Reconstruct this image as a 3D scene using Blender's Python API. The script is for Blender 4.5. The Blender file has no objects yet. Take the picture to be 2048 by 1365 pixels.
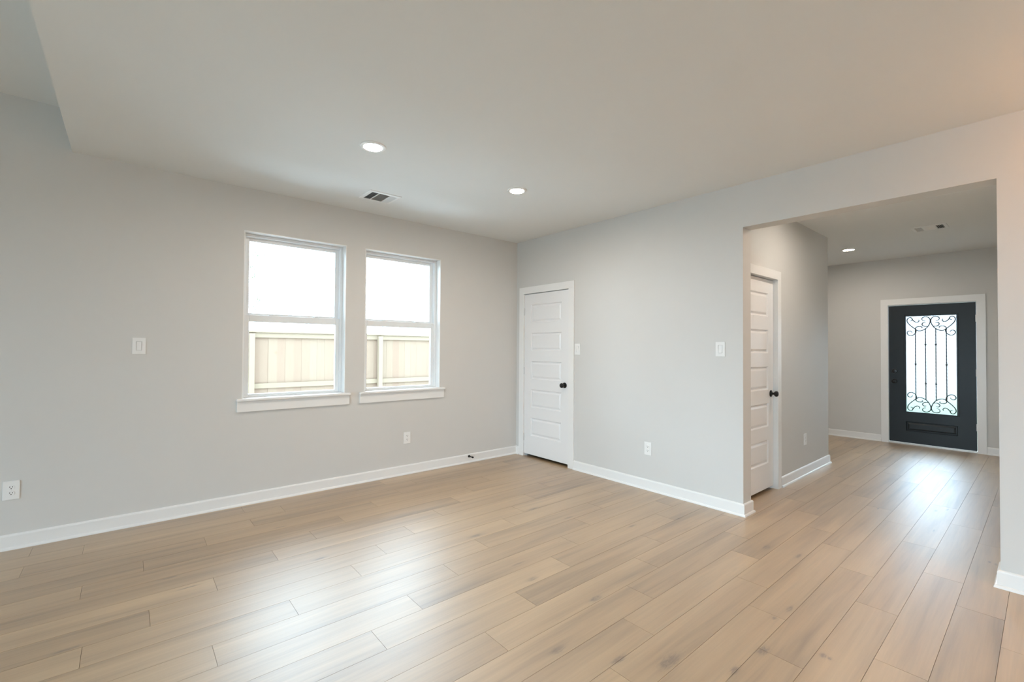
import bpy, bmesh, math, random
from mathutils import Vector, Matrix
random.seed(7)
C = bpy.context.scene.collection
S = bpy.context.scene

# ---------------------------------------------------------------- camera
cam_d = bpy.data.cameras.new('camera')
cam = bpy.data.objects.new('camera', cam_d); C.objects.link(cam)
cam_d.sensor_width = 36.0
cam_d.lens = 907.1 * 36.0 / 2048.0
cam_d.clip_start = 0.05; cam_d.clip_end = 500
F = Vector((0.64574888, 0.76337351, 0.01640951))
R = Vector((0.76338527, -0.64590678, 0.00688248))
U = Vector((-0.01585292, -0.00808243, 0.99984167))
m = Matrix(((R.x, U.x, -F.x, -3.8729), (R.y, U.y, -F.y, -4.4827), (R.z, U.z, -F.z, 1.3623), (0, 0, 0, 1)))
cam.matrix_world = m
S.camera = cam

# ---------------------------------------------------------------- exposure
S.view_settings.view_transform = 'Standard'
S.view_settings.look = 'None'
S.view_settings.gamma = 1
S.view_settings.use_curve_mapping = False
S.view_settings.exposure = 0.09
S.cycles.use_denoising = True
S.cycles.max_bounces = 14
S.cycles.diffuse_bounces = 8
S.cycles.glossy_bounces = 5
S.cycles.transmission_bounces = 8
S.cycles.transparent_max_bounces = 12
S.cycles.sample_clamp_indirect = 25.0
S.cycles.caustics_reflective = True
S.cycles.caustics_refractive = True

# ---------------------------------------------------------------- overcast sky
SKY = 12.0
w = bpy.data.worlds.new('overcast_sky'); S.world = w; w.use_nodes = True
bg = w.node_tree.nodes['Background']
bg.inputs['Color'].default_value = (0.655, 0.835, 1.0, 1)
bg.inputs['Strength'].default_value = SKY

def portal(name, loc, rot, sx, sy):
    l = bpy.data.lights.new(name, 'AREA'); l.shape = 'RECTANGLE'; l.size = sx; l.size_y = sy
    l.cycles.is_portal = True
    o = bpy.data.objects.new(name, l); C.objects.link(o); o.location = loc; o.rotation_euler = rot
    return o
PI = math.pi
LAMP_E = 400.0       # brightness of the recessed ceiling lamps
LAMP_C = (1.0, 0.88, 0.76)
WARM_E = 115.0       # brightness of the warm globe lamp out of the frame
WARM_C = (1.0, 0.50, 0.22)

# ---------------------------------------------------------------- measured place
H = 2.743; HH = 3.042
HY = -2.751; HX = 2.635; FX = 4.8227
WT = 0.149
X0 = -8.6; Y0 = -8.4          # rear limits of the open plan room
OPA, OPB, OPT = -2.857, -4.295, 2.381
XS = -4.199
FY = -1.25                      # left side wall of the entry
HR = -4.40                      # right side wall of the hall

# ================================================================ helpers
def new_mat(name):
    m = bpy.data.materials.new(name); m.use_nodes = True
    return m, m.node_tree, m.node_tree.nodes['Principled BSDF']
def plain(name, col, rough=0.5, spec=0.5, metal=0.0, bump=None, var=0.0):
    m, nt, b = new_mat(name)
    b.inputs['Base Color'].default_value = (*col, 1)
    b.inputs['Roughness'].default_value = rough
    b.inputs['Specular IOR Level'].default_value = spec
    b.inputs['Metallic'].default_value = metal
    tc = nt.nodes.new('ShaderNodeTexCoord')
    if var:
        n = nt.nodes.new('ShaderNodeTexNoise'); n.inputs['Scale'].default_value = 3.0; n.inputs['Detail'].default_value = 4
        nt.links.new(tc.outputs['Object'], n.inputs['Vector'])
        r = nt.nodes.new('ShaderNodeMapRange'); r.inputs['To Min'].default_value = 1 - var; r.inputs['To Max'].default_value = 1 + var
        nt.links.new(n.outputs['Fac'], r.inputs['Value'])
        mx = nt.nodes.new('ShaderNodeMix'); mx.data_type = 'RGBA'; mx.blend_type = 'MULTIPLY'; mx.inputs['Factor'].default_value = 1
        mx.inputs['A'].default_value = (*col, 1)
        nt.links.new(r.outputs['Result'], mx.inputs['B']); nt.links.new(mx.outputs['Result'], b.inputs['Base Color'])
    if bump:
        sc, st, dist = bump
        n2 = nt.nodes.new('ShaderNodeTexNoise'); n2.inputs['Scale'].default_value = sc; n2.inputs['Detail'].default_value = 3
        nt.links.new(tc.outputs['Object'], n2.inputs['Vector'])
        bp = nt.nodes.new('ShaderNodeBump'); bp.inputs['Strength'].default_value = st; bp.inputs['Distance'].default_value = dist
        nt.links.new(n2.outputs['Fac'], bp.inputs['Height']); nt.links.new(bp.outputs['Normal'], b.inputs['Normal'])
    return m

M = {}
M['wall'] = plain('greige_wall_paint', (0.645, 0.638, 0.618), 0.6, 0.25, bump=(170, 0.10, 0.0006), var=0.012)
M['ceil'] = plain('ceiling_paint', (0.765, 0.775, 0.765), 0.8, 0.15, bump=(140, 0.10, 0.0008), var=0.012)
M['trim'] = plain('white_trim_paint', (0.82, 0.82, 0.81), 0.30, 0.5, bump=(60, 0.03, 0.0005))
M['door'] = plain('white_door_paint', (0.81, 0.81, 0.81), 0.33, 0.5, bump=(90, 0.03, 0.0005))
M['vinyl'] = plain('white_vinyl', (0.80, 0.83, 0.85), 0.35, 0.5)
M['plastic'] = plain('white_plastic', (0.83, 0.83, 0.82), 0.30, 0.5)
M['slot'] = plain('dark_slot', (0.02, 0.02, 0.02), 0.7, 0.2)
M['black'] = plain('matte_black_metal', (0.012, 0.013, 0.014), 0.30, 0.5, metal=0.3)
M['steel'] = plain('satin_nickel', (0.62, 0.61, 0.60), 0.35, 0.5, metal=0.9)
M['ventw'] = plain('white_enamel', (0.80, 0.80, 0.79), 0.40, 0.5)
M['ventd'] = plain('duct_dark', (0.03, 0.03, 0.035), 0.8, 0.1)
M['frontdoor'] = plain('charcoal_door_skin', (0.015, 0.021, 0.025), 0.36, 0.32, bump=(55, 0.25, 0.0015), var=0.12)
M['iron'] = plain('wrought_iron', (0.06, 0.06, 0.062), 0.5, 0.4, metal=0.4, bump=(200, 0.3, 0.001))
M['roof'] = plain('pale_roof', (0.80, 0.79, 0.78), 0.9, 0.1)
M['siding'] = plain('pale_siding', (0.78, 0.78, 0.76), 0.8, 0.2)
M['farwall'] = plain('far_house_wall', (0.27, 0.265, 0.26), 0.8, 0.2)
M['farroof'] = plain('far_house_roof', (0.16, 0.16, 0.16), 0.9, 0.1)
M['sub'] = plain('dark_subfloor', (0.10, 0.07, 0.045), 0.8, 0.1)  # dark base showing in the joints between boards
M['leaf'] = plain('green_leaf', (0.08, 0.13, 0.05), 0.7, 0.3)
M['bark'] = plain('grey_bark', (0.30, 0.26, 0.22), 0.9, 0.1, bump=(20, 0.4, 0.01))
M['grass'] = plain('lawn_grass', (0.055, 0.085, 0.040), 0.9, 0.1, bump=(60, 0.6, 0.03), var=0.35)
M['bounce'] = plain('pale_bounce_ground', (0.82, 0.81, 0.79), 0.9, 0.1, var=0.08)  # bright ground for the added daylight bounce strip

def glow(name, col, e):
    m, nt, b = new_mat(name)
    b.inputs['Base Color'].default_value = (0.9, 0.9, 0.88, 1)
    b.inputs['Emission Color'].default_value = (*col, 1)
    b.inputs['Emission Strength'].default_value = e
    return m
M['led'] = glow('led_diffuser', LAMP_C, LAMP_E)
M['globe'] = glow('warm_globe', WARM_C, WARM_E)

def glass_mat():
    m = bpy.data.materials.new('window_glass'); m.use_nodes = True; nt = m.node_tree; nt.nodes.clear()
    o = nt.nodes.new('ShaderNodeOutputMaterial'); mx = nt.nodes.new('ShaderNodeMixShader')
    t = nt.nodes.new('ShaderNodeBsdfTransparent'); t.inputs['Color'].default_value = (0.96, 0.98, 0.975, 1)
    g = nt.nodes.new('ShaderNodeBsdfGlossy'); g.inputs['Roughness'].default_value = 0.02
    fr = nt.nodes.new('ShaderNodeFresnel'); fr.inputs['IOR'].default_value = 1.3
    nt.links.new(fr.outputs[0], mx.inputs[0]); nt.links.new(t.outputs[0], mx.inputs[1]); nt.links.new(g.outputs[0], mx.inputs[2])
    nt.links.new(mx.outputs[0], o.inputs['Surface'])
    return m
M['glass'] = glass_mat()
def obscure_glass():
    m = bpy.data.materials.new('obscure_glass'); m.use_nodes = True; nt = m.node_tree; nt.nodes.clear()
    o = nt.nodes.new('ShaderNodeOutputMaterial'); mx = nt.nodes.new('ShaderNodeMixShader'); mx.inputs[0].default_value = 0.05
    r = nt.nodes.new('ShaderNodeBsdfRefraction'); r.inputs['Roughness'].default_value = 0.20; r.inputs['IOR'].default_value = 1.10
    r.inputs['Color'].default_value = (0.93, 0.96, 0.97, 1)
    d = nt.nodes.new('ShaderNodeBsdfTranslucent'); d.inputs['Color'].default_value = (0.80, 0.82, 0.83, 1)
    tc = nt.nodes.new('ShaderNodeTexCoord'); mp = nt.nodes.new('ShaderNodeMapping'); mp.inputs['Scale'].default_value = (1, 1, 2.2)
    n = nt.nodes.new('ShaderNodeTexNoise'); n.inputs['Scale'].default_value = 90; n.inputs['Detail'].default_value = 2
    bp = nt.nodes.new('ShaderNodeBump'); bp.inputs['Strength'].default_value = 0.8; bp.inputs['Distance'].default_value = 0.004
    nt.links.new(tc.outputs['Object'], mp.inputs['Vector']); nt.links.new(mp.outputs['Vector'], n.inputs['Vector'])
    nt.links.new(n.outputs['Fac'], bp.inputs['Height'])
    nt.links.new(bp.outputs['Normal'], r.inputs['Normal']); nt.links.new(bp.outputs['Normal'], d.inputs['Normal'])
    nt.links.new(r.outputs[0], mx.inputs[1]); nt.links.new(d.outputs[0], mx.inputs[2]); nt.links.new(mx.outputs[0], o.inputs['Surface'])
    return m
M['obscure'] = obscure_glass()

# ---- plank floor material
def math_node(nt, op, a, b=None, c=None, clamp=False):
    n = nt.nodes.new('ShaderNodeMath'); n.operation = op; n.use_clamp = clamp
    for i, v in enumerate((a, b, c)):
        if v is None: continue
        if isinstance(v, (int, float)): n.inputs[i].default_value = v
        else: nt.links.new(v, n.inputs[i])
    return n.outputs[0]
KNOTS = [  # x, y, half length, half width of the knots one can see in the boards
]
def floor_mat():
    m, nt, b = new_mat('oak_look_plank')
    L = nt.links
    tc = nt.nodes.new('ShaderNodeTexCoord')
    a1 = nt.nodes.new('ShaderNodeAttribute'); a1.attribute_name = 'tint'
    a2 = nt.nodes.new('ShaderNodeAttribute'); a2.attribute_name = 'seed'
    sep = nt.nodes.new('ShaderNodeSeparateXYZ'); L.new(tc.outputs['Object'], sep.inputs[0])
    off = math_node(nt, 'MULTIPLY', a2.outputs['Fac'], 37.0)
    px = math_node(nt, 'ADD', sep.outputs['X'], off)
    com = nt.nodes.new('ShaderNodeCombineXYZ'); L.new(px, com.inputs[0]); L.new(sep.outputs['Y'], com.inputs[1]); L.new(off, com.inputs[2])
    def noise(scale_vec, sc, det, rough=0.5, dist=0.0):
        mp = nt.nodes.new('ShaderNodeMapping'); mp.inputs['Scale'].default_value = scale_vec
        L.new(com.outputs[0], mp.inputs['Vector'])
        n = nt.nodes.new('ShaderNodeTexNoise'); n.inputs['Scale'].default_value = sc; n.inputs['Detail'].default_value = det
        n.inputs['Roughness'].default_value = rough; n.inputs['Distortion'].default_value = dist
        L.new(mp.outputs['Vector'], n.inputs['Vector']); return n.outputs['Fac']
    broad = noise((0.65, 10.0, 1), 1.0, 3, 0.55, 0.45)      # long soft bands along the board
    cloud = noise((0.9, 5.0, 1), 1.0, 2, 0.5, 0.3)
    fine = noise((3.0, 85.0, 1), 1.0, 4, 0.6, 0.2)       # fibres
    ring = noise((0.9, 20.0, 1), 1.0, 5, 0.6, 1.4)
    # colour ramp from broad bands
    ramp = nt.nodes.new('ShaderNodeValToRGB'); e = ramp.color_ramp.elements
    e[0].position = 0.28; e[0].color = (0.190, 0.120, 0.060, 1)
    e[1].position = 0.74; e[1].color = (0.530, 0.372, 0.208, 1)
    k = ramp.color_ramp.elements.new(0.50); k.color = (0.398, 0.266, 0.142, 1)
    v = math_node(nt, 'MULTIPLY', broad, 0.55)
    v = math_node(nt, 'MULTIPLY_ADD', ring, 0.25, v)
    v = math_node(nt, 'MULTIPLY_ADD', cloud, 0.25, v)
    t = math_node(nt, 'SUBTRACT', a1.outputs['Fac'], 0.5)
    v = math_node(nt, 'MULTIPLY_ADD', t, 0.13, v)
    L.new(v, ramp.inputs['Fac'])
    # greyish streaks
    grey = nt.nodes.new('ShaderNodeMix'); grey.data_type = 'RGBA'
    st = nt.nodes.new('ShaderNodeMapRange'); st.inputs['From Min'].default_value = 0.56; st.inputs['From Max'].default_value = 0.75
    st.inputs['To Max'].default_value = 0.45
    L.new(ring, st.inputs['Value']); L.new(st.outputs['Result'], grey.inputs['Factor'])
    L.new(ramp.outputs['Color'], grey.inputs['A']); grey.inputs['B'].default_value = (0.280, 0.198, 0.118, 1)
    # fibre multiply
    fr = nt.nodes.new('ShaderNodeMapRange'); fr.inputs['From Min'].default_value = 0.3; fr.inputs['From Max'].default_value = 0.7
    fr.inputs['To Min'].default_value = 0.93; fr.inputs['To Max'].default_value = 1.06
    L.new(fine, fr.inputs['Value'])
    mul = nt.nodes.new('ShaderNodeMix'); mul.data_type = 'RGBA'; mul.blend_type = 'MULTIPLY'; mul.inputs['Factor'].default_value = 1
    L.new(grey.outputs['Result'], mul.inputs['A']); L.new(fr.outputs['Result'], mul.inputs['B'])
    col = mul.outputs['Result']
    # knots: small dark oval marks, at their places, with ragged edges
    wob = math_node(nt, 'POWER', noise((16, 70, 1), 1.0, 4, 0.65, 1.5), 2.0)
    acc = None
    for (kx, ky, ra, rb) in KNOTS:
        dx = math_node(nt, 'DIVIDE', math_node(nt, 'SUBTRACT', sep.outputs['X'], kx), ra)
        dy = math_node(nt, 'DIVIDE', math_node(nt, 'SUBTRACT', sep.outputs['Y'], ky), rb)
        d2 = math_node(nt, 'ADD', math_node(nt, 'MULTIPLY', dx, dx), math_node(nt, 'MULTIPLY', dy, dy))
        s = math_node(nt, 'DIVIDE', 1.0, math_node(nt, 'ADD', 1.0, math_node(nt, 'MULTIPLY', math_node(nt, 'MULTIPLY', d2, d2), 2.0)))
        acc = s if acc is None else math_node(nt, 'MAXIMUM', acc, s)
    if acc is not None:
        wv = math_node(nt, 'MULTIPLY', acc, math_node(nt, 'MULTIPLY', wob, 3.4), clamp=True)
        kn = nt.nodes.new('ShaderNodeMix'); kn.data_type = 'RGBA'; L.new(math_node(nt, 'MULTIPLY', wv, 0.75), kn.inputs['Factor'])
        L.new(col, kn.inputs['A']); kn.inputs['B'].default_value = (0.13, 0.085, 0.055, 1)
        col = kn.outputs['Result']
    L.new(col, b.inputs['Base Color'])
    rr = nt.nodes.new('ShaderNodeMapRange'); rr.inputs['To Min'].default_value = 0.42; rr.inputs['To Max'].default_value = 0.54
    L.new(fine, rr.inputs['Value']); L.new(rr.outputs['Result'], b.inputs['Roughness'])
    b.inputs['Specular IOR Level'].default_value = 0.75
    b.inputs['Coat Weight'].default_value = 1.0; b.inputs['Coat Roughness'].default_value = 0.42; b.inputs['Coat IOR'].default_value = 1.85
    bp = nt.nodes.new('ShaderNodeBump'); bp.inputs['Strength'].default_value = 0.10; bp.inputs['Distance'].default_value = 0.0006
    L.new(fine, bp.inputs['Height']); L.new(bp.outputs['Normal'], b.inputs['Normal'])
    return m

def board_mat(name, c1, c2, step, axis='X', streak=(1, 1, 1)):
    """raw timber: tone changes from board to board, grain along the board"""
    m, nt, b = new_mat(name); L = nt.links
    tc = nt.nodes.new('ShaderNodeTexCoord'); sep = nt.nodes.new('ShaderNodeSeparateXYZ'); L.new(tc.outputs['Object'], sep.inputs[0])
    f = math_node(nt, 'FLOOR', math_node(nt, 'DIVIDE', sep.outputs[axis], step))
    wn = nt.nodes.new('ShaderNodeTexWhiteNoise'); wn.noise_dimensions = '1D'; L.new(f, wn.inputs['W'])
    mp = nt.nodes.new('ShaderNodeMapping'); mp.inputs['Scale'].default_value = streak; L.new(tc.outputs['Object'], mp.inputs['Vector'])
    n = nt.nodes.new('ShaderNodeTexNoise'); n.inputs['Scale'].default_value = 3; n.inputs['Detail'].default_value = 5; n.inputs['Distortion'].default_value = 0.8
    L.new(mp.outputs['Vector'], n.inputs['Vector'])
    v = math_node(nt, 'MULTIPLY_ADD', wn.outputs['Value'], 0.6, math_node(nt, 'MULTIPLY', n.outputs['Fac'], 0.5), clamp=True)
    mx = nt.nodes.new('ShaderNodeMix'); mx.data_type = 'RGBA'; L.new(v, mx.inputs['Factor'])
    mx.inputs['A'].default_value = (*c1, 1); mx.inputs['B'].default_value = (*c2, 1)
    # knots
    vo = nt.nodes.new('ShaderNodeTexVoronoi'); vo.inputs['Scale'].default_value = 2.3; vo.inputs['Randomness'].default_value = 1
    L.new(tc.outputs['Object'], vo.inputs['Vector'])
    kr = nt.nodes.new('ShaderNodeMapRange'); kr.inputs['From Min'].default_value = 0.035; kr.inputs['From Max'].default_value = 0.085
    kr.inputs['To Min'].default_value = 0.75; kr.inputs['To Max'].default_value = 0.0
    L.new(vo.outputs['Distance'], kr.inputs['Value'])
    k2 = nt.nodes.new('ShaderNodeMix'); k2.data_type = 'RGBA'; L.new(kr.outputs['Result'], k2.inputs['Factor'])
    L.new(mx.outputs['Result'], k2.inputs['A']); k2.inputs['B'].default_value = (0.20, 0.13, 0.08, 1)
    L.new(k2.outputs['Result'], b.inputs['Base Color']); b.inputs['Roughness'].default_value = 0.85
    return m
M['picket'] = board_mat('cedar_picket', (0.185, 0.118, 0.080), (0.216, 0.160, 0.110), 0.145, 'X', (6, 6, 0.6))
M['rail'] = board_mat('treated_pine', (0.205, 0.156, 0.104), (0.222, 0.170, 0.115), 5.0, 'X', (0.7, 6, 6))

# ---- mesh helpers
def add_box(bm, x0, x1, y0, y1, z0, z1, bevel=0.0, seg=2):
    x0, x1 = min(x0, x1), max(x0, x1); y0, y1 = min(y0, y1), max(y0, y1); z0, z1 = min(z0, z1), max(z0, z1)
    vs = [bm.verts.new(p) for p in ((x0, y0, z0), (x1, y0, z0), (x1, y1, z0), (x0, y1, z0), (x0, y0, z1), (x1, y0, z1), (x1, y1, z1), (x0, y1, z1))]
    fs = [bm.faces.new([vs[i] for i in f]) for f in ((3, 2, 1, 0), (4, 5, 6, 7), (0, 1, 5, 4), (1, 2, 6, 5), (2, 3, 7, 6), (3, 0, 4, 7))]
    if bevel > 0:
        es = list({e for f in fs for e in f.edges})
        bmesh.ops.bevel(bm, geom=es, offset=bevel, segments=seg, affect='EDGES', profile=0.5)
def add_lathe(bm, prof, M4, seg=32):
    """prof: (radius, height) pairs about local z, placed by matrix M4"""
    rings = []
    for r, z in prof:
        if r < 1e-6: rings.append([bm.verts.new(M4 @ Vector((0, 0, z)))])
        else: rings.append([bm.verts.new(M4 @ Vector((r * math.cos(2 * PI * i / seg), r * math.sin(2 * PI * i / seg), z))) for i in range(seg)])
    for a, b in zip(rings, rings[1:]):
        for i in range(seg):
            j = (i + 1) % seg
            if len(a) == 1 and len(b) == 1: continue
            if len(a) == 1: bm.faces.new((a[0], b[i], b[j]))
            elif len(b) == 1: bm.faces.new((a[i], a[j], b[0]))
            else: bm.faces.new((a[i], a[j], b[j], b[i]))
def add_tube(bm, pts, r, seg=8):
    pts = [Vector(p) for p in pts]; rings = []
    up = Vector((1, 0, 0))
    for i, p in enumerate(pts):
        d = (pts[min(i + 1, len(pts) - 1)] - pts[max(i - 1, 0)]).normalized()
        a = d.cross(up)
        if a.length < 1e-4: a = d.cross(Vector((0, 0, 1)))
        a.normalize(); b2 = d.cross(a).normalized()
        rr = r[i] if isinstance(r, (list, tuple)) else r
        rings.append([bm.verts.new(p + a * rr * math.cos(2 * PI * k / seg) + b2 * rr * math.sin(2 * PI * k / seg)) for k in range(seg)])
    for a, b2 in zip(rings, rings[1:]):
        for k in range(seg): bm.faces.new((a[k], a[(k + 1) % seg], b2[(k + 1) % seg], b2[k]))
    bm.faces.new(rings[0][::-1]); bm.faces.new(rings[-1])
def smooth_path(pts, n=6):
    out = []
    P = [Vector(p) for p in pts]; P = [P[0]] + P + [P[-1]]
    for i in range(1, len(P) - 2):
        p0, p1, p2, p3 = P[i - 1:i + 3]
        for k in range(n):
            t = k / n
            out.append(0.5 * ((2 * p1) + (p2 - p0) * t + (2 * p0 - 5 * p1 + 4 * p2 - p3) * t * t + (3 * p1 - p0 - 3 * p2 + p3) * t ** 3))
    out.append(P[-2]); return out
def obj(name, bm, mat, parent=None, smooth=False, label=None):
    bmesh.ops.recalc_face_normals(bm, faces=bm.faces)
    me = bpy.data.meshes.new(name); bm.to_mesh(me); bm.free()
    if mat: me.materials.append(mat)
    if smooth:
        for p in me.polygons: p.use_smooth = True
        try: me.set_sharp_from_angle(angle=math.radians(35))
        except Exception: pass
    o = bpy.data.objects.new(name, me); C.objects.link(o)
    if parent: o.parent = parent
    if label: o['label'] = label
    return o
def box(name, mat, parent, *a, bevel=0.0):
    bm = bmesh.new(); add_box(bm, *a, bevel=bevel); return obj(name, bm, mat, parent)
def thing(name, label, cat, loc=(0, 0, 0), rotz=0.0, group=None):
    o = bpy.data.objects.new(name, None); C.objects.link(o); o.empty_display_size = 0.1
    o.location = loc; o.rotation_euler = (0, 0, rotz); o['label'] = label; o['category'] = cat
    if group: o['group'] = group
    return o
def struct(name, bm, mat, parent=None):
    o = obj(name, bm, mat, parent)
    if parent is None: o['kind'] = 'structure'
    return o
def struct_root(name, label, loc=(0, 0, 0)):
    o = bpy.data.objects.new(name, None); C.objects.link(o); o.empty_display_size = 0.1
    o.location = loc; o['kind'] = 'structure'; o['label'] = label
    return o
def wall_bm(axis, p0, p1, u0, u1, z0, z1, holes=()):
    """wall slab between planes p0..p1 on axis, running u0..u1, with rectangular holes (ua, ub, za, zb): one mesh"""
    us = sorted({u0, u1, *[h[0] for h in holes], *[h[1] for h in holes]}); zs = sorted({z0, z1, *[h[2] for h in holes], *[h[3] for h in holes]})
    us = [u for u in us if u0 <= u <= u1]; zs = [z for z in zs if z0 <= z <= z1]
    solid = {}
    for i in range(len(us) - 1):
        for j in range(len(zs) - 1):
            cu, cz = (us[i] + us[i + 1]) / 2, (zs[j] + zs[j + 1]) / 2
            solid[i, j] = not any(h[0] < cu < h[1] and h[2] < cz < h[3] for h in holes)
    bm = bmesh.new(); cache = {}
    def V(p, u, z):
        k = (p, u, z)
        if k not in cache: cache[k] = bm.verts.new((p, u, z) if axis == 'x' else (u, p, z))
        return cache[k]
    for (i, j), s in solid.items():
        if not s: continue
        a, b2, c, d = us[i], us[i + 1], zs[j], zs[j + 1]
        for p in (p0, p1): bm.faces.new((V(p, a, c), V(p, b2, c), V(p, b2, d), V(p, a, d)))
        for (ii, jj, e) in ((i - 1, j, ((a, c), (a, d))), (i + 1, j, ((b2, c), (b2, d))), (i, j - 1, ((a, c), (b2, c))), (i, j + 1, ((a, d), (b2, d)))):
            if not solid.get((ii, jj), False):
                (ua, za), (ub, zb) = e
                bm.faces.new((V(p0, ua, za), V(p1, ua, za), V(p1, ub, zb), V(p0, ub, zb)))
    return bm
def sweep_bm(path, prof):
    """profile (offset to the right of travel, z) swept along a 2-D path with mitred corners"""
    P = [Vector(p) for p in path]; bm = bmesh.new(); rings = []
    for i, p in enumerate(P):
        ds = []
        if i > 0: ds.append((P[i] - P[i - 1]).normalized())
        if i < len(P) - 1: ds.append((P[i + 1] - P[i]).normalized())
        ns = [Vector((d.y, -d.x)) for d in ds]
        if len(ns) == 2: n = (ns[0] + ns[1]); n = n / (n.dot(ns[0]))
        else: n = ns[0]
        rings.append([bm.verts.new((p.x + n.x * o_, p.y + n.y * o_, z)) for o_, z in prof])
    k = len(prof)
    for a, b2 in zip(rings, rings[1:]):
        for i in range(k): bm.faces.new((a[i], a[(i + 1) % k], b2[(i + 1) % k], b2[i]))
    bm.faces.new(rings[0]); bm.faces.new(rings[-1][::-1])
    return bm

# ================================================================ floor
KNOTS += [(-2.214, -2.93, 0.045, 0.022)]
def hit_floor(px, py):
    x = (px - 1024) / 907.1; y = -(py - 682.5) / 907.1
    v = F + x * R + y * U; t = -1.3623 / v.z
    return (-3.8729 + t * v.x, -4.4827 + t * v.y)
KNOTS.clear()
for px, py, a, b_ in ((1192, 1198, .05, .018), (1115, 1301, .05, .02), (1064, 1159, .04, .018), (1238, 1320, .05, .016), (1339, 1323, .07, .03),
                      (1526, 1302, .045, .022), (1579, 1219, .045, .012), (1597, 1113, .05, .012), (1549, 1237, .018, .012), (1470, 1341, .04, .015),
                      (1533, 1095, .05, .022), (1067, 1018, .055, .014), (1137, 1036, .05, .013), (1357, 1038, .06, .013), (1037, 1128, .05, .008),
                      (336, 1157, .05, .010), (376, 1176, .05, .008), (132, 1301, .05, .010), (952, 1072, .06, .018), (1646, 1312, .02, .014),
                      (640, 1118, .05, .010), (1872, 1022, .035, .010), (1895, 1020, .04, .007), (1868, 1062, .035, .007), (1979, 1125, .02, .007), (1992, 1130, .02, .007),
                      (1756, 1018, .03, .006), (1263, 1053, .05, .010), (560, 1055, .04, .008), (1660, 1318, .015, .010)):
    kx, ky = hit_floor(px, py); KNOTS.append((kx, ky, a, b_))
M['floor'] = floor_mat()
def build_floor():
    W, L, G = 0.17827, 1.22, 0.0014
    joints = {-1: -.78, 0: -.46, 1: -.11, 2: -.83, 3: -.43, 4: -1.32, 5: -1.06, 6: -.72, 7: -1.66, 8: -1.325, 9: -.98, 10: -1.74, 11: -2.68, 12: -1.12,
              13: -.75, 14: -2.79, 15: -2.55, 16: -2.25, 17: -3.12, 18: -1.61, 19: -2.56, 20: -3.44, 21: -4.34, 22: -2.86}
    bm = bmesh.new(); tint = []; seed = []
    rnd = random.Random(11)
    k = int(math.floor((Y0 + 4.33) / W)) - 1
    while -4.33 + k * W < 0.0:
        ya, yb = -4.33 + k * W, -4.33 + (k + 1) * W
        yb = min(yb, 0.05)
        j = joints.get(k, rnd.uniform(0, L)); x = j - math.ceil((j - X0) / L) * L
        while x < FX:
            xa, xb = max(x, X0), min(x + L, FX + 0.03)
            if xb - xa > 0.02:
                vs = []
                for (px, py) in ((xa + G / 2, ya + G / 2), (xb - G / 2, ya + G / 2), (xb - G / 2, yb - G / 2), (xa + G / 2, yb - G / 2)):
                    vs.append((bm.verts.new((px, py, -0.004)), bm.verts.new((px, py, 0.0))))
                bm.faces.new([v[1] for v in vs])
                n = 1
                for q in range(4):
                    a, b2 = vs[q], vs[(q + 1) % 4]; bm.faces.new((a[0], b2[0], b2[1], a[1])); n += 1
                t = rnd.random(); s = rnd.random(); tint += [t] * n; seed += [s] * n
            x += L
        k += 1
    me = bpy.data.meshes.new('floor')
    # slab below the boards
    n0 = len(bm.faces); add_box(bm, X0 - .2, FX + .2, Y0 - .2, 0.2, -0.2, -0.004)
    for f in list(bm.faces)[n0:]: pass
    bm.faces.ensure_lookup_table()
    for i in range(n0, len(bm.faces)): bm.faces[i].material_index = 1; tint.append(.5); seed.append(.5)
    bm.to_mesh(me); bm.free()
    me.materials.append(M['floor']); me.materials.append(M['sub'])
    for nm, vals in (('tint', tint), ('seed', seed)):
        at = me.attributes.new(nm, 'FLOAT', 'FACE'); at.data.foreach_set('value', vals)
    o = bpy.data.objects.new('floor', me); C.objects.link(o); o['kind'] = 'structure'
    o['label'] = 'oak look plank floor of pale tan boards running toward the front door'
build_floor()

# ================================================================ walls and ceilings
W1 = (-3.121, -2.236); W2 = (-2.041, -1.157); WZ = (0.910, 2.371)
struct('wall_left', wall_bm('y', 0.0, 0.20, X0 - .2, FX + .2, 0, 3.35, [(W1[0], W1[1], *WZ), (W2[0], W2[1], *WZ)]), M['wall'])
D1 = (-0.930, -0.144)       # rough opening of the white corner door
struct('wall_right', wall_bm('x', 0.0, WT, Y0, 0.0, 0, H, [(D1[0], D1[1], -1, 2.062), (OPB, OPA, -1, OPT)]), M['wall'])
D2 = (0.228, 1.014)         # rough opening of the white hall door
struct('wall_hall', wall_bm('y', HY, HY + .14, WT, HX, 0, H, [(D2[0], D2[1], -1, 2.062)]), M['wall'])
struct('wall_passage', wall_bm('x', HX - .14, HX, HY + .14, FY, 0, H), M['wall'])
struct('wall_entry_left', wall_bm('y', FY, FY + .14, HX - .14, FX, 0, H), M['wall'])
FD = (-3.868, -2.932)
struct('wall_entry', wall_bm('x', FX, FX + .2, Y0 - .2, 0.0, 0, H, [(FD[0], FD[1], -1, 2.045)]), M['wall'])
struct('wall_entry_right', wall_bm('y', HR - .14, HR, WT, FX, 0, H), M['wall'])
RW = [(-4.9, -1.5, 0.03, 2.30), (-8.1, -5.1, 0.03, 2.30)]        # unseen rear windows, added and sized to daylight the room
struct('wall_rear', wall_bm('x', X0 - .2, X0, Y0, 0.0, 0, 3.35, RW), M['wall'])
struct('wall_kitchen', wall_bm('y', Y0 - .2, Y0, X0 - .2, FX, 0, 3.35), M['wall'])
bm = bmesh.new(); add_box(bm, XS, FX + .2, Y0, 0.0, H, 3.35); struct('ceiling', bm, M['ceil'])
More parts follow.
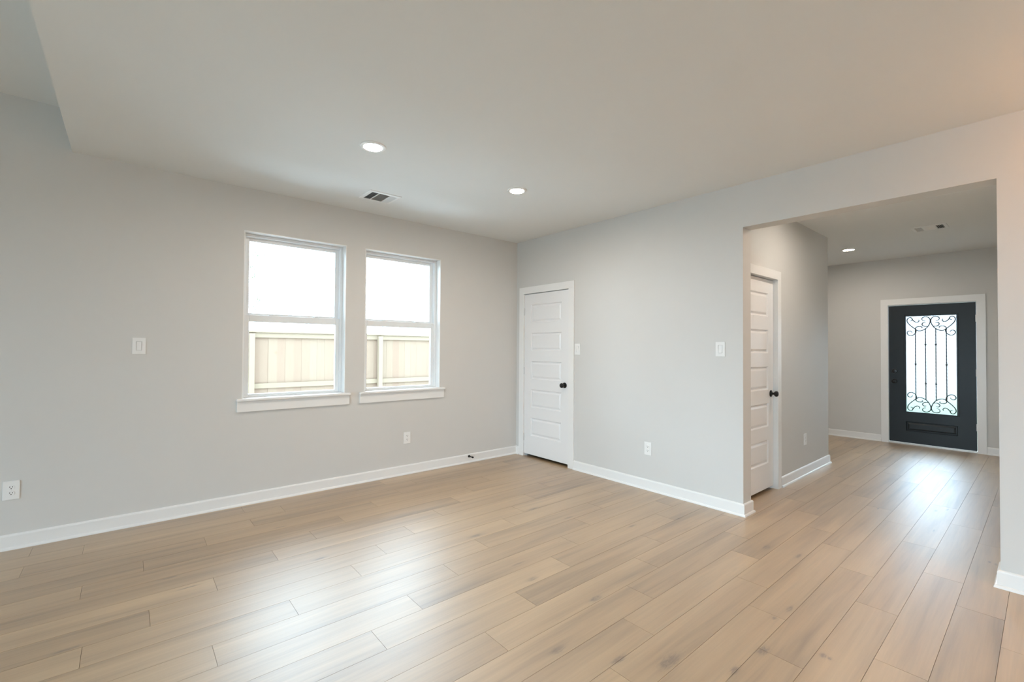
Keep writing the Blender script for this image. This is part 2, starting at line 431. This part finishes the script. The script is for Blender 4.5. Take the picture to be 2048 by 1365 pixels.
bm = bmesh.new(); add_box(bm, X0, XS, Y0, 0.0, HH, 3.35); struct('ceiling_raised', bm, M['ceil'])
for nm, lb in (('wall_left', 'greige wall with two white framed windows'), ('wall_right', 'greige wall with white door and wide passage to the entry'),
               ('wall_hall', 'greige hall wall holding the second white door'), ('wall_entry', 'greige wall around the dark front door'),
               ('ceiling', 'pale greige ceiling with two recessed lamps'), ('ceiling_raised', 'higher part of the ceiling in the upper left corner')):
    bpy.data.objects[nm]['label'] = lb

# ---- baseboards (skirting board with a small shoe moulding, one part each)
BASE = [(0, 0), (.0145, 0), (.0145, .088), (.0115, .096), (.006, .100), (0, .100)]
SHOE = [(.0147, 0), (.028, 0), (.0275, .006), (.025, .012), (.021, .0165), (.0147, .018)]
def baseboard(name, path):
    b = struct(name, sweep_bm(path, BASE), M['trim'])
    obj('shoe_molding', sweep_bm(path, SHOE), M['trim'], b)
    return b
baseboard('baseboard_left', [(X0, 0), (0, 0), (0, -.066)])
baseboard('baseboard_right', [(0, -1.008), (0, OPA), (WT, OPA), (WT, HY - .002)])
baseboard('baseboard_hall', [(1.101, HY), (HX, HY), (HX, FY), (FX, FY), (FX, -2.847)])
baseboard('baseboard_entry', [(FX, -3.953), (FX, HR), (WT, HR), (WT, OPB), (0, OPB), (0, Y0)])

# ================================================================ windows
def frame_bm(x0, x1, y0, y1, z0, z1, wd, bev=0.002, wb=None, wt_=None):
    """rectangular frame in the xz plane"""
    wb = wd if wb is None else wb; wt_ = wd if wt_ is None else wt_
    bm = bmesh.new()
    add_box(bm, x0, x0 + wd, y0, y1, z0, z1, bev); add_box(bm, x1 - wd, x1, y0, y1, z0, z1, bev)
    add_box(bm, x0 + wd, x1 - wd, y0, y1, z0, z0 + wb, bev); add_box(bm, x0 + wd, x1 - wd, y0, y1, z1 - wt_, z1, bev)
    return bm
def window(name, xa, xb, sa, sb, label):
    z0, z1 = WZ
    r = struct_root(name, label, ((xa + xb) / 2, 0, z0))
    cx = (xa + xb) / 2
    def sh(bm): bmesh.ops.translate(bm, verts=bm.verts, vec=(-cx, 0, -z0)); return bm
    # jamb lining of the opening
    bm = bmesh.new()
    add_box(bm, xa - .001, xa + .005, -.001, .20, z0, z1); add_box(bm, xb - .005, xb + .001, -.001, .20, z0, z1); add_box(bm, xa, xb, -.001, .20, z1 - .005, z1 + .001)
    obj('jamb_liner', sh(bm), M['trim'], r)
    # outer vinyl frame
    bm = frame_bm(xa + .005, xb - .005, .085, .170, z0 + .004, z1 - .005, .026, .003, .009)
    f2 = frame_bm(xa + .005, xb - .005, .128, .136, z0 + .004, z1 - .005, .032, .001, .009)
    me = bpy.data.meshes.new('t'); f2.to_mesh(me); f2.free(); bm.from_mesh(me)
    obj('window_frame', sh(bm), M['vinyl'], r)
    zm = 1.627
    up = obj('upper_sash', sh(frame_bm(xa + .031, xb - .031, .132, .162, zm - .027, z1 - .031, .034, .004, .064, .030)), M['vinyl'], r)
    obj('window_pane', sh(_bx(xa + .063, xb - .063, .146, .150, zm + .035, z1 - .059)), M['glass'], up)
    bm = frame_bm(xa + .028, xb - .031, .092, .126, z0 + .012, zm + .018, .035, .004, .020, .060)
    lo = obj('lower_sash', sh(bm), M['vinyl'], r)
    obj('window_pane', sh(_bx(xa + .065, xb - .065, .108, .112, z0 + .030, zm - .040)), M['glass'], lo)
    for q in (.28, .72):
        xq = xa + (xb - xa) * q
        bm = bmesh.new(); add_box(bm, xq - .026, xq + .026, .096, .124, zm + .0182, zm + .026, .002); add_box(bm, xq - .010, xq + .014, .088, .112, zm + .026, zm + .033, .003)
        obj('sash_lock', sh(bm), M['vinyl'], r)
    bm = bmesh.new(); add_box(bm, xa + .001, xb - .001, -.002, .090, z0 - .018, z0 + .004); add_box(bm, sa - .006, sb + .006, -.040, .0, z0 - .018, z0 + .004, .006, 3)
    obj('window_sill', sh(bm), M['trim'], r)
    bm = bmesh.new(); add_box(bm, sa, sb, -.0165, 0, .800, z0 - .018, .002)
    obj('sill_apron', sh(bm), M['trim'], r)
    portal('daylight_portal', (cx, .205, (z0 + z1) / 2), (PI / 2, 0, PI), xb - xa, z1 - z0).rotation_euler = (-PI / 2, 0, 0)
    return r
def _bx(*a):
    bm = bmesh.new(); add_box(bm, *a); return bm
window('window_1', W1[0], W1[1], -3.158, -2.193, 'left single hung window with white vinyl sashes and sill')
window('window_2', W2[0], W2[1], -2.087, -1.108, 'right single hung window, nearer the corner door')

# unseen rear glazing, added behind the camera to bring in daylight
for i, h in enumerate(RW):
    r = struct_root('window_%d' % (3 + i), 'unseen wide window added in the rear wall to daylight the room', (X0 - .1, (h[0] + h[1]) / 2, h[2]))
    bm = bmesh.new(); yc = (h[0] + h[1]) / 2; hw = (h[1] - h[0]) / 2; hh = h[3] - h[2]
    for y in (-hw, -hw / 3, hw / 3, hw): add_box(bm, -.04, .04, y - .03, y + .03, 0, hh)
    add_box(bm, -.04, .04, -hw, hw, 0, .06); add_box(bm, -.04, .04, -hw, hw, hh - .06, hh)
    obj('window_frame', bm, M['vinyl'], r)
    obj('window_pane', _bx(-.003, .003, -hw, hw, .03, hh - .03), M['glass'], r)
    portal('daylight_portal', (X0 - .205, yc, (h[2] + h[3]) / 2), (0, -PI / 2, 0), hh, hw * 2)

# ================================================================ doors
def panel_face(bm, u0, u1, v0, v1, d=0.009):
    """moulded raised panel, local x=u, z=v, face toward -y at y=0: returns as rings sunk below the face"""
    steps = [(0.0, 0.0), (0.009, d), (0.019, d), (0.036, d * 0.25), (0.040, d * 0.2)]
    rings = []
    for ins, dep in steps:
        rings.append([bm.verts.new(p) for p in ((u0 + ins, dep, v0 + ins), (u1 - ins, dep, v0 + ins), (u1 - ins, dep, v1 - ins), (u0 + ins, dep, v1 - ins))])
    for a, b2 in zip(rings, rings[1:]):
        for i in range(4): bm.faces.new((a[i], a[(i + 1) % 4], b2[(i + 1) % 4], b2[i]))
    bm.faces.new(rings[-1])
def slab_bm(w_, h_, t, panels, d=0.009, opening=None):
    """door slab, x 0..w, y 0 (front) .. t, z 0..h with moulded panels on the front"""
    us = sorted({0, w_, *[p[0] for p in panels], *[p[1] for p in panels], *((opening[0], opening[1]) if opening else ())})
    zs = sorted({0, h_, *[p[2] for p in panels], *[p[3] for p in panels], *((opening[2], opening[3]) if opening else ())})
    bm = bmesh.new()
    def inside(u, z, p): return p[0] < u < p[1] and p[2] < z < p[3]
    for i in range(len(us) - 1):
        for j in range(len(zs) - 1):
            a, b2, c, e = us[i], us[i + 1], zs[j], zs[j + 1]; cu, cz = (a + b2) / 2, (c + e) / 2
            if opening and inside(cu, cz, opening): continue
            if not any(inside(cu, cz, p) for p in panels):
                bm.faces.new([bm.verts.new(q) for q in ((a, 0, c), (b2, 0, c), (b2, 0, e), (a, 0, e))])
            bm.faces.new([bm.verts.new(q) for q in ((a, t, c), (a, t, e), (b2, t, e), (b2, t, c))])
    for (y0, y1) in ((0, t),):
        for q in (((0, y0, 0), (0, y1, 0), (0, y1, h_), (0, y0, h_)), ((w_, y0, 0), (w_, y0, h_), (w_, y1, h_), (w_, y1, 0)),
                  ((0, y0, h_), (0, y1, h_), (w_, y1, h_), (w_, y0, h_)), ((0, y0, 0), (w_, y0, 0), (w_, y1, 0), (0, y1, 0))):
            bm.faces.new([bm.verts.new(p) for p in q])
    if opening:
        a, b2, c, e = opening
        for q in (((a, 0, c), (a, t, c), (a, t, e), (a, 0, e)), ((b2, 0, c), (b2, 0, e), (b2, t, e), (b2, t, c)), ((a, 0, e), (a, t, e), (b2, t, e), (b2, 0, e)), ((a, 0, c), (b2, 0, c), (b2, t, c), (a, t, c))):
            bm.faces.new([bm.verts.new(p) for p in q])
    for p in panels: panel_face(bm, *p, d=d)
    bmesh.ops.remove_doubles(bm, verts=bm.verts, dist=1e-5)
    return bm
def casing_bm(w_in, h_in, cw, th=.017, inner_l=None, left=True):
    """flat door casing around an opening x 0..w_in, z 0..h_in, front toward -y"""
    bm = bmesh.new()
    if left: add_box(bm, -(inner_l or cw), 0, -th, 0, 0, h_in, .0015)
    add_box(bm, w_in, w_in + cw, -th, 0, 0, h_in, .0015)
    add_box(bm, -(inner_l or cw), w_in + cw, -th, 0, h_in, h_in + cw, .0015)
    return bm
def knob(parent, x, z, y=0.0, label='matte black round door knob'):
    k = bpy.data.objects.new('door_knob', None)
    bm = bmesh.new(); MM = Matrix.Translation((x, y, z)) @ Matrix.Rotation(PI / 2, 4, 'X')
    add_lathe(bm, [(0, 0), (.032, 0), (.0325, .003), (.031, .007), (.024, .010), (.0145, .0115), (.0115, .018), (.0115, .030), (.014, .034), (.021, .037), (.0265, .043), (.0285, .051),
                   (.0270, .059), (.021, .0655), (.011, .069), (0, .070)], MM, 36)
    return obj('door_knob', bm, M['black'], parent, True, label)
def hinge(parent, x, z, y=0.0, m_='steel'):
    bm = bmesh.new(); MM = Matrix.Translation((x, y - .004, z - .045))
    add_lathe(bm, [(0, 0), (.0055, 0), (.0055, .088), (.0065, .0885), (.004, .093), (0, .094)], MM, 12)
    add_box(bm, x, x + .0025, y - .003, y + .004, z - .044, z + .044)
    return obj('hinge', bm, M[m_], parent, True)
PZ = [(1.690, 1.915), (1.335, 1.560), (0.980, 1.205), (0.625, 0.850), (0.270, 0.495)]
def six_door(name, label, loc, rotz, recess, left_casing=True, hinges=True, cwl=None):
    """white moulded door. local x = across from hinge side, front toward -y"""
    r = struct_root(name, label, loc); r.rotation_euler = (0, 0, rotz)
    ww, hh, cw = .762, 2.015, .085
    x_in = .770
    obj('door_casing', casing_bm(x_in, 2.057, cw, inner_l=cwl), M['trim'], r)
    bm = bmesh.new()  # jambs and stop
    T = .146
    add_box(bm, -.015, 0, 0, T, 0, 2.057); add_box(bm, x_in, x_in + .015, 0, T, 0, 2.057); add_box(bm, -.015, x_in + .015, 0, T, 2.057, 2.072)
    sy = recess + .037
    add_box(bm, 0, .010, sy, sy + .03, 0, 2.057); add_box(bm, x_in - .010, x_in, sy, sy + .03, 0, 2.057); add_box(bm, 0.010, x_in - .010, sy, sy + .03, 2.040, 2.057)
    obj('door_jamb', bm, M['trim'], r)
    bm = slab_bm(ww, hh, .035, [(.118, ww - .118, a - .033, b2 - .033) for a, b2 in PZ], d=.012)
    bmesh.ops.translate(bm, verts=bm.verts, vec=(.004, recess, .033))
    s = obj('door_slab', bm, M['door'], r)
    knob(s, ww - .058, .938, recess)
    if hinges:
        for z in (1.83, 1.08, .24): hinge(r, .0015, z, recess)
    return r
# corner door: wall x=0 faces -x; local +x must run toward -y  -> rotate -90
six_door('door_1', 'white five panel door with black knob in the room corner', (0, -.152, 0), -PI / 2, .001, cwl=.084)
six_door('door_2', 'white five panel door with black knob on the hall wall', (.236, HY, 0), 0.0, .028, cwl=.055, hinges=False)

# front door
def front_door():
    r = struct_root('door_3', 'charcoal front door with obscure glass and scrolled iron grille', (FX, -2.943, 0)); r.rotation_euler = (0, 0, -PI / 2)
    # local x = -(y + 2.943), front (interior) toward -y local = -x world
    ww = .914
    bm = casing_bm(ww + .012, 2.045, .088, th=.018); bmesh.ops.translate(bm, verts=bm.verts, vec=(-.006, 0, 0))
    obj('door_casing', bm, M['trim'], r)
    bm = bmesh.new()
    add_box(bm, -.026, -.004, 0, .19, 0, 2.045); add_box(bm, ww + .004, ww + .026, 0, .19, 0, 2.045); add_box(bm, -.026, ww + .026, 0, .19, 2.036, 2.060)
    obj('door_jamb', bm, M['trim'], r)
    bm = bmesh.new(); add_box(bm, -.004, ww + .004, -.012, .12, 0, .016, .004); add_box(bm, -.002, ww + .002, .0, .03, .016, .024, .002)
    obj('threshold', bm, M['steel'], r)
    gx0, gx1, gz0, gz1 = .196, .727, .483, 1.870
    bm = slab_bm(ww, 2.004, .044, [(.188, .732, .200 - .028, .338 - .028)], d=.013, opening=(gx0 - .012, gx1 + .012, gz0 - .028 - .012, gz1 - .028 + .012))
    bmesh.ops.translate(bm, verts=bm.verts, vec=(0, 0.002, .028))
    s = obj('door_slab', bm, M['frontdoor'], r)
    # glazing bead
    bm = frame_bm(gx0 - .020, gx1 + .020, -.006, .012, gz0 - .020, gz1 + .020, .021, .003)
    obj('glazing_frame', bm, M['frontdoor'], s)
    obj('glass_pane', _bx(gx0 - .012, gx1 + .012, .026, .032, gz0 - .012, gz1 + .012), M['obscure'], s)
    # wrought iron grille
    bm = bmesh.new(); ry = .012; rad = .0060
    W_ = gx1 - gx0; mid = (gx0 + gx1) / 2; zc = (gz0 + gz1) / 2
    K1 = 0.265 / 188.0; K2 = 1.87e-3
    def P(cx, cy): return (gx0 + (cx - 272) * K1, ry, gz1 - (cy - 234) * K2)
    curves = [
        [(347, 336), (360, 345), (377, 348), (397, 345), (417, 336), (436, 321), (450, 301), (458, 279), (456, 260), (445, 247), (428, 241), (409, 243), (396, 252), (398, 264), (409, 271), (421, 272)],
        [(441, 313), (423, 315), (405, 310), (396, 299), (402, 288), (414, 285), (424, 288)],
        [(347, 336), (347, 325), (357, 317), (371, 314), (387, 315), (397, 321), (392, 328)],
        [(347, 336), (325, 320), (303, 302), (286, 283), (280, 264), (288, 249), (304, 243), (318, 249), (321, 260), (312, 268), (302, 268)],
        [(318, 249), (325, 262), (337, 274), (352, 281), (366, 279), (374, 269), (368, 261)],
        [(347, 336), (350, 352), (343, 368), (328, 379), (311, 384), (293, 380), (281, 367), (284, 353), (298, 347), (313, 351), (319, 362)],
    ]
    for cv in curves:
        pts = smooth_path([P(*c) for c in cv], 6)
        for mx_ in (False, True):
            for mz in (False, True):
                q = [((2 * mid - p.x) if mx_ else p.x, p.y, (2 * zc - p.z) if mz else p.z) for p in pts]
                n = len(q); rr = [rad * (1 - .45 * max(0, (i / n - .75) / .25)) for i in range(n)]
                add_tube(bm, q, rr, 8)
    for fx, zz in ((.193, (1.176,)), (.398, (1.460, .901)), (.602, (1.460, .901)), (.807, (1.176,))):
        x = gx0 + W_ * fx; zt = gz1 - (336 - 234) * K2 + (.004 if fx in (.398, .602) else 0)
        N = 60; z_a, z_b = 2 * zc - zt, zt
        # twisted bar: square section that turns along its length
        rings = []
        for i in range(N + 1):
            z = z_a + (z_b - z_a) * i / N; a = i * .55; rr = rad * 1.1
            rings.append([bm.verts.new((x + rr * math.cos(a + kk * PI / 2), ry + rr * math.sin(a + kk * PI / 2), z)) for kk in range(4)])
        for a, b2 in zip(rings, rings[1:]):
            for kk in range(4): bm.faces.new((a[kk], a[(kk + 1) % 4], b2[(kk + 1) % 4], b2[kk]))
        for z in zz:
            add_lathe(bm, [(0, -.017), (.006, -.014), (.013, -.003), (.013, .003), (.006, .014), (0, .017)], Matrix.Translation((x, ry, z)), 10)
    obj('iron_grille', bm, M['iron'], s, True, 'scrolled wrought iron grille over the glass')
    # deadbolt and knob
    bm = bmesh.new(); MM = Matrix.Translation((.062, 0.002, 1.065)) @ Matrix.Rotation(PI / 2, 4, 'X')
    add_lathe(bm, [(0, 0), (.033, 0), (.0335, .004), (.031, .012), (.022, .014), (0, .014)], MM, 32)
    add_box(bm, .056, .068, -.028, -.010, 1.047, 1.083, .003)
    obj('deadbolt', bm, M['black'], s, True, 'round black deadbolt turn')
    knob(s, .062, .918, 0.002)
    for z in (1.81, 1.074, .342): hinge(r, ww + .003, z, -.006, 'vinyl')
    portal('daylight_portal', (FX + .205, -3.40, 1.17), (0, PI / 2, 0), 1.4, .56)
front_door()
# door leaf lining behind the closed doors keeps the closets dark (ordinary closet partitions)
struct('wall_closet', wall_bm('y', -1.24, -1.12, WT, HX - .14, 0, H), M['wall'])

# ================================================================ wall plates
def plate(bm): add_box(bm, -.0395, .0395, -.0055, 0, -.0620, .0620, .0022, 3)
def outlet(label, loc, rotz, group='duplex outlets low on the walls'):
    t = thing('power_outlet', label, 'outlet', loc, rotz)
    bm = bmesh.new(); plate(bm); obj('cover_plate', bm, M['plastic'], t)
    for s in (1, -1):
        bm = bmesh.new(); zc = s * .0195
        pts = []
        for i in range(40):
            a = 2 * PI * i / 40; x = .0172 * math.cos(a); z = .0172 * math.sin(a); z = max(-.0135, min(.0135, z)); pts.append((x, z))
        f = [bm.verts.new((x, -.0054, zc + z)) for x, z in pts]; g = [bm.verts.new((x * .97, -.0078, zc + z * .97)) for x, z in pts]
        for i in range(40): bm.faces.new((f[i], f[(i + 1) % 40], g[(i + 1) % 40], g[i]))
        bm.faces.new(g)
        so = obj('socket', bm, M['plastic'], t)
        bm = bmesh.new()
        add_box(bm, -.0078, -.0052, -.0082, -.0075, zc - .001, zc + .0085); add_box(bm, .0052, .0078, -.0082, -.0075, zc, zc + .0078)
        add_lathe(bm, [(0, 0), (.0029, 0), (.0029, .0007), (0, .0007)], Matrix.Translation((0, -.0075, zc - .0070)) @ Matrix.Rotation(PI / 2, 4, 'X'), 14)
        obj('slot', bm, M['slot'], so)
    bm = bmesh.new(); add_lathe(bm, [(0, 0), (.003, 0), (.0026, .0012), (0, .0014)], Matrix.Translation((0, -.0054, 0)) @ Matrix.Rotation(PI / 2, 4, 'X'), 14)
    obj('screw', bm, M['plastic'], t)
    return t
def switch(label, loc, rotz, tilt=1):
    t = thing('light_switch', label, 'light switch', loc, rotz)
    bm = bmesh.new()
    for a in ((-.0395, -.0180, -.062, .062), (.0180, .0395, -.062, .062), (-.0180, .0180, .0345, .062), (-.0180, .0180, -.062, -.0345)):
        add_box(bm, a[0], a[1], -.0055, 0, a[2], a[3])
    obj('cover_plate', bm, M['plastic'], t)
    bm = bmesh.new()
    a, b2 = (-.0100, -.0030) if tilt > 0 else (-.0030, -.0100)
    v = [bm.verts.new(p) for p in ((-.0158, -.001, -.0325), (.0158, -.001, -.0325), (.0158, -.001, .0325), (-.0158, -.001, .0325),
                                   (-.0154, b2, -.0322), (.0154, b2, -.0322), (.0154, a, .0322), (-.0154, a, .0322), (-.0154, -.0050, 0), (.0154, -.0050, 0))]
    for f in ((0, 1, 5, 4), (1, 2, 6, 9, 5), (2, 3, 7, 6), (3, 0, 4, 8, 7), (4, 5, 9, 8), (8, 9, 6, 7)): bm.faces.new([v[i] for i in f])
    obj('rocker', bm, M['plastic'], t)
    for z in (.048, -.048):
        bm = bmesh.new(); add_lathe(bm, [(0, 0), (.0026, 0), (.0024, .001), (0, .0012)], Matrix.Translation((0, -.0054, z)) @ Matrix.Rotation(PI / 2, 4, 'X'), 12)
        obj('screw', bm, M['plastic'], t)
    return t
switch('white rocker light switch left of the windows on the greige wall', (-3.810, 0, 1.362), 0)
switch('white rocker light switch right beside the corner door trim', (0, -1.052, 1.359), -PI / 2)
switch('white rocker light switch on the wall just left of the hall passage', (0, -2.670, 1.368), -PI / 2, -1)
outlet('white duplex outlet at the far left edge of the window wall', (-4.454, 0, .391), 0)
outlet('white duplex outlet low under the right window', (-1.558, 0, .390), 0)
outlet('white duplex outlet low between the corner door and the passage', (0, -1.964, .398), -PI / 2)
outlet('white duplex outlet on the hall wall right of the hall door', (1.812, HY, .388), 0)

# ---- spring door stop on the baseboard
t = thing('door_stop', 'small black door stop sticking out of the baseboard near the corner', 'door stop', (-.752, -.0145, .074))
R90 = Matrix.Rotation(PI / 2, 4, 'X')
bm = bmesh.new(); add_lathe(bm, [(0, 0), (.0155, 0), (.0150, .005), (.008, .009), (.0052, .011), (0, .011)], R90, 20); obj('mounting_base', bm, M['black'], t, True)
bm = bmesh.new(); add_lathe(bm, [(0, .0), (.0066, .010), (.0066, .072), (0, .072)], R90, 14); obj('rod', bm, M['black'], t, True)
bm = bmesh.new(); add_lathe(bm, [(0, .066), (.0095, .067), (.0110, .071), (.0110, .082), (.008, .087), (0, .088)], R90, 18); obj('bumper', bm, M['black'], t, True)

# ================================================================ ceiling fittings
def can(label, x, y, group=None, z=H):
    t = thing('recessed_light', label, 'ceiling light', (x, y, z), 0, group)
    bm = bmesh.new(); add_lathe(bm, [(.0860, 0), (.0860, -.0035), (.0840, -.0068), (.079, -.0085), (.066, -.0090), (.0625, -.0088), (.0612, -.0078), (.0612, 0)], Matrix.Identity(4), 64)
    obj('trim_ring', bm, M['plastic'], t, True)
    bm = bmesh.new(); add_lathe(bm, [(0, -.0042), (.0608, -.0040), (.0608, -.0005), (0, -.0005)], Matrix.Identity(4), 64)
    obj('diffuser', bm, M['led'], t, True)
    return t
can('round recessed ceiling lamp glowing, the larger nearer one left of the vent line', -2.612, -1.500)
can('round recessed ceiling lamp glowing in front of the room corner', -1.304, -1.500)
can('round recessed lamp in the entry ceiling beyond the passage', 3.61, -2.735)
for (x, y, lb) in ((0.95, -3.55, 'recessed lamp of the hall hidden above the passage header'), (-2.6, -7.0, 'unseen recessed lamp added behind the camera to brighten the room'), (-1.2, -7.0, 'second unseen recessed lamp added behind the camera')):  # last two lamps are unseen, added to brighten the room
    can(lb, x, y)
def vent(label, x, y, rotz):
    """three way ceiling register, long side local x"""
    t = thing('ceiling_vent', label, 'air vent', (x, y, H), rotz)
    LX, LY = .147, .132; ix, iy = .118, .100
    bm = bmesh.new()
    outer = [(-LX, -LY), (LX, -LY), (LX, LY), (-LX, LY)]; inn = [(-ix, -iy), (ix, -iy), (ix, iy), (-ix, iy)]
    mids = [(-LX + .004, -LY + .004), (LX - .004, -LY + .004), (LX - .004, LY - .004), (-LX + .004, LY - .004)]
    rs = [[bm.verts.new((a, b2, z)) for a, b2 in q] for q, z in ((outer, 0), (outer, -.0025), (mids, -.0055), (inn, -.0075), (inn, 0))]
    for a, b2 in zip(rs, rs[1:]):
        for i in range(4): bm.faces.new((a[i], a[(i + 1) % 4], b2[(i + 1) % 4], b2[i]))
    for xx in (-.052, .052): add_box(bm, xx - .004, xx + .004, -iy, iy, -.0075, -.0015)
    obj('grille_frame', bm, M['ventw'], t)
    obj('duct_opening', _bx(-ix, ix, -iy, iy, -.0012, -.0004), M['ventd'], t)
    def blade(bm, cx, cy, ln, wd, ang, along):
        ca, sa = math.cos(ang) * wd / 2, math.sin(ang) * wd / 2; th = .0006
        q = []
        for s in (-1, 1):
            for e_ in (-ln / 2, ln / 2):
                for dz in (-th, th):
                    o_, z = s * ca, s * sa + dz - .0065
                    q.append(bm.verts.new((cx + o_, cy + e_, z) if along == 'y' else (cx + e_, cy + o_, z)))
        for f in ((0, 1, 3, 2), (4, 6, 7, 5), (0, 4, 5, 1), (2, 3, 7, 6), (0, 2, 6, 4), (1, 5, 7, 3)): bm.faces.new([q[i] for i in f])
    for (xa, xb, ang) in ((-ix, -.056, .80), (.056, ix, -.80)):
        n = 5
        for i in range(n):
            bm = bmesh.new(); blade(bm, xa + (xb - xa) * (i + .5) / n, 0, iy * 2, .0095, ang, 'y'); obj('louver', bm, M['ventw'], t)
    for i in range(13):
        bm = bmesh.new(); blade(bm, 0, -iy + 2 * iy * (i + .5) / 13, .096, .0125, .55, 'x'); obj('louver', bm, M['ventw'], t)
    return t
vent('white three way ceiling vent close above the window wall', -2.130, -.540, 0)
vent('white ceiling vent in the entry ceiling beyond the passage', 2.930, -3.640, PI / 2)

# warm globe lamp over the room behind the right edge of the frame
t = thing('globe_lamp', 'warm glowing globe lamp on the ceiling past the right edge', 'ceiling light', (-.55, -5.35, H))
bm = bmesh.new(); add_lathe(bm, [(0, 0), (.06, 0), (.06, -.015), (.03, -.03), (.012, -.035), (.012, -.16), (0, -.16)], Matrix.Identity(4), 32); obj('canopy', bm, M['black'], t, True)
bm = bmesh.new(); bmesh.ops.create_uvsphere(bm, u_segments=24, v_segments=14, radius=.075, matrix=Matrix.Translation((0, 0, -.23))); obj('lamp_globe', bm, M['globe'], t, True)

# ================================================================ outside
GZ = -.22
def ground(name, mat, x0, x1, y0, y1, z, label):
    bm = bmesh.new(); add_box(bm, x0, x1, y0, y1, z - .15, z); o = obj(name, bm, mat); o['label'] = label; o['kind'] = 'structure'; return o
M['soil'] = plain('bare_ground', (0.30, 0.295, 0.28), 0.95, 0.05, var=0.1)
M['asphalt'] = plain('pale_street', (0.135, 0.135, 0.135), 0.95, 0.05, var=0.05)
ground('ground', M['soil'], -90, 160, -90, 110, GZ - .04, 'bare open ground around the house')
ground('bounce_strip', M['bounce'], -12, 9, .2, 4.7, GZ, 'unseen pale strip added beside the windows to bounce daylight inside')  # unseen reflector strip, added to brighten the ceiling near the windows
ground('street', M['asphalt'], FX + 11.5, 90, -60, 60, GZ + .01, 'pale street beyond the lawn')
t = thing('added_opposite_house', 'house added across the street to dim the view through the front door glass', 'house', (46, 8, GZ))  # added to keep the horizon behind the door glass darker than the sky
bm = bmesh.new(); add_box(bm, 0, 9, -16, 24, 0, 5.4); obj('house_wall', bm, M['farwall'], t)
bm = bmesh.new()
v = [bm.verts.new(p) for p in ((-.6, -17, 5.3), (-.6, 25, 5.3), (9.6, 25, 5.3), (9.6, -17, 5.3), (4.5, -12, 7.6), (4.5, 20, 7.6))]
for f in ((0, 1, 5, 4), (2, 3, 4, 5), (0, 4, 3), (1, 2, 5), (0, 3, 2, 1)): bm.faces.new([v[i] for i in f])
obj('roof', bm, M['farroof'], t)
ground('lawn', M['grass'], FX + 1.6, FX + 11.5, -14, 8, GZ + .02, 'green front lawn seen through the door glass')
# fence
FYD = 4.80
t = thing('wooden_fence', 'new pale timber privacy fence beyond the two windows', 'fence', (0, FYD, GZ))
bm = bmesh.new(); x = -9.0; rnd = random.Random(5)
while x < 8.0:
    hh = 1.60 + rnd.uniform(-.006, .006) - GZ; o_ = rnd.uniform(-.002, .003)
    add_box(bm, x + .0004, x + .1446, .040 + o_, .056 + o_, .0, hh); x += .145
obj('fence_boards', bm, M['picket'], t)
for (za, zb, lb) in ((1.530, 1.622, None), (.600, .690, None), (-.10, -.01, None)):
    bm = bmesh.new(); add_box(bm, -9, 8, 0.0, .039, za - GZ, zb - GZ, .003); obj('fence_rail', bm, M['rail'], t)
bm = bmesh.new(); add_box(bm, -9, 8, -.030, .072, 1.622 - GZ, 1.650 - GZ, .003); obj('fence_cap', bm, M['rail'], t)
for k in range(-3, 4):
    xx = -2.180 + k * 2.425
    bm = bmesh.new(); add_box(bm, xx - .045, xx + .045, -.090, -.001, 0, 1.60 - GZ, .004); obj('fence_post', bm, M['rail'], t)
# neighbour's low house beyond the fence
t = thing('neighbouring_house', 'pale neighbouring house roof just showing over the fence', 'house', (2, 15, GZ))
obj('house_wall', _bx(-12, 10, 0, 8, 0, 2.05 - GZ), M['siding'], t)
bm = bmesh.new()
v = [bm.verts.new(p) for p in ((-12.4, -.5, 1.98 - GZ), (10.4, -.5, 1.98 - GZ), (10.4, 4, 2.75 - GZ), (-12.4, 4, 2.75 - GZ), (10.4, 8.5, 1.98 - GZ), (-12.4, 8.5, 1.98 - GZ))]
bm.faces.new((v[0], v[1], v[2], v[3])); bm.faces.new((v[3], v[2], v[4], v[5])); bm.faces.new((v[0], v[3], v[5])); bm.faces.new((v[1], v[4], v[2])); bm.faces.new((v[0], v[5], v[4], v[1]))
rf = obj('roof', bm, M['roof'], t)
bm = bmesh.new()
for k in range(50):
    xx = -12 + k * .45
    add_tube(bm, [(xx, -.5, 2.0 - GZ), (xx, 4, 2.77 - GZ)], .018, 5)
obj('roof_seams', bm, plain('grey_seam', (.30, .30, .30), .8), rf)
# sparse tree far behind the fence
t = thing('sparse_tree', 'thin sparse tree far beyond the fence at the left window', 'tree', (1.30, 27, GZ))
bm = bmesh.new(); rnd = random.Random(3)
add_tube(bm, [(0, 0, 0), (.05, .1, 2.5), (-.1, 0, 5), (.1, 0, 7.4)], [.16, .12, .08, .02], 8)
tips = []
for k in range(26):
    z = rnd.uniform(2.8, 7); a = rnd.uniform(0, 2 * PI); l = rnd.uniform(.5, 1.2)
    p = Vector((math.cos(a) * l, math.sin(a) * l, z + l * .5)); add_tube(bm, [(0, 0, z), tuple((Vector((0, 0, z)) + p) / 2 + Vector((0, 0, .05))), tuple(p)], [.03, .018, .005], 5); tips.append(p)
obj('trunk', bm, M['bark'], t)
bm = bmesh.new()
for p in tips:
    for q in range(26):
        c = p + Vector((rnd.gauss(0, .28), rnd.gauss(0, .28), rnd.gauss(0, .22))); d = Vector((rnd.uniform(-1, 1), rnd.uniform(-1, 1), rnd.uniform(-1, 1))).normalized() * .09
        e_ = d.orthogonal().normalized() * .035
        f = [bm.verts.new(c - d), bm.verts.new(c + e_), bm.verts.new(c + d), bm.verts.new(c - e_)]; bm.faces.new(f)
obj('foliage', bm, M['leaf'], t)
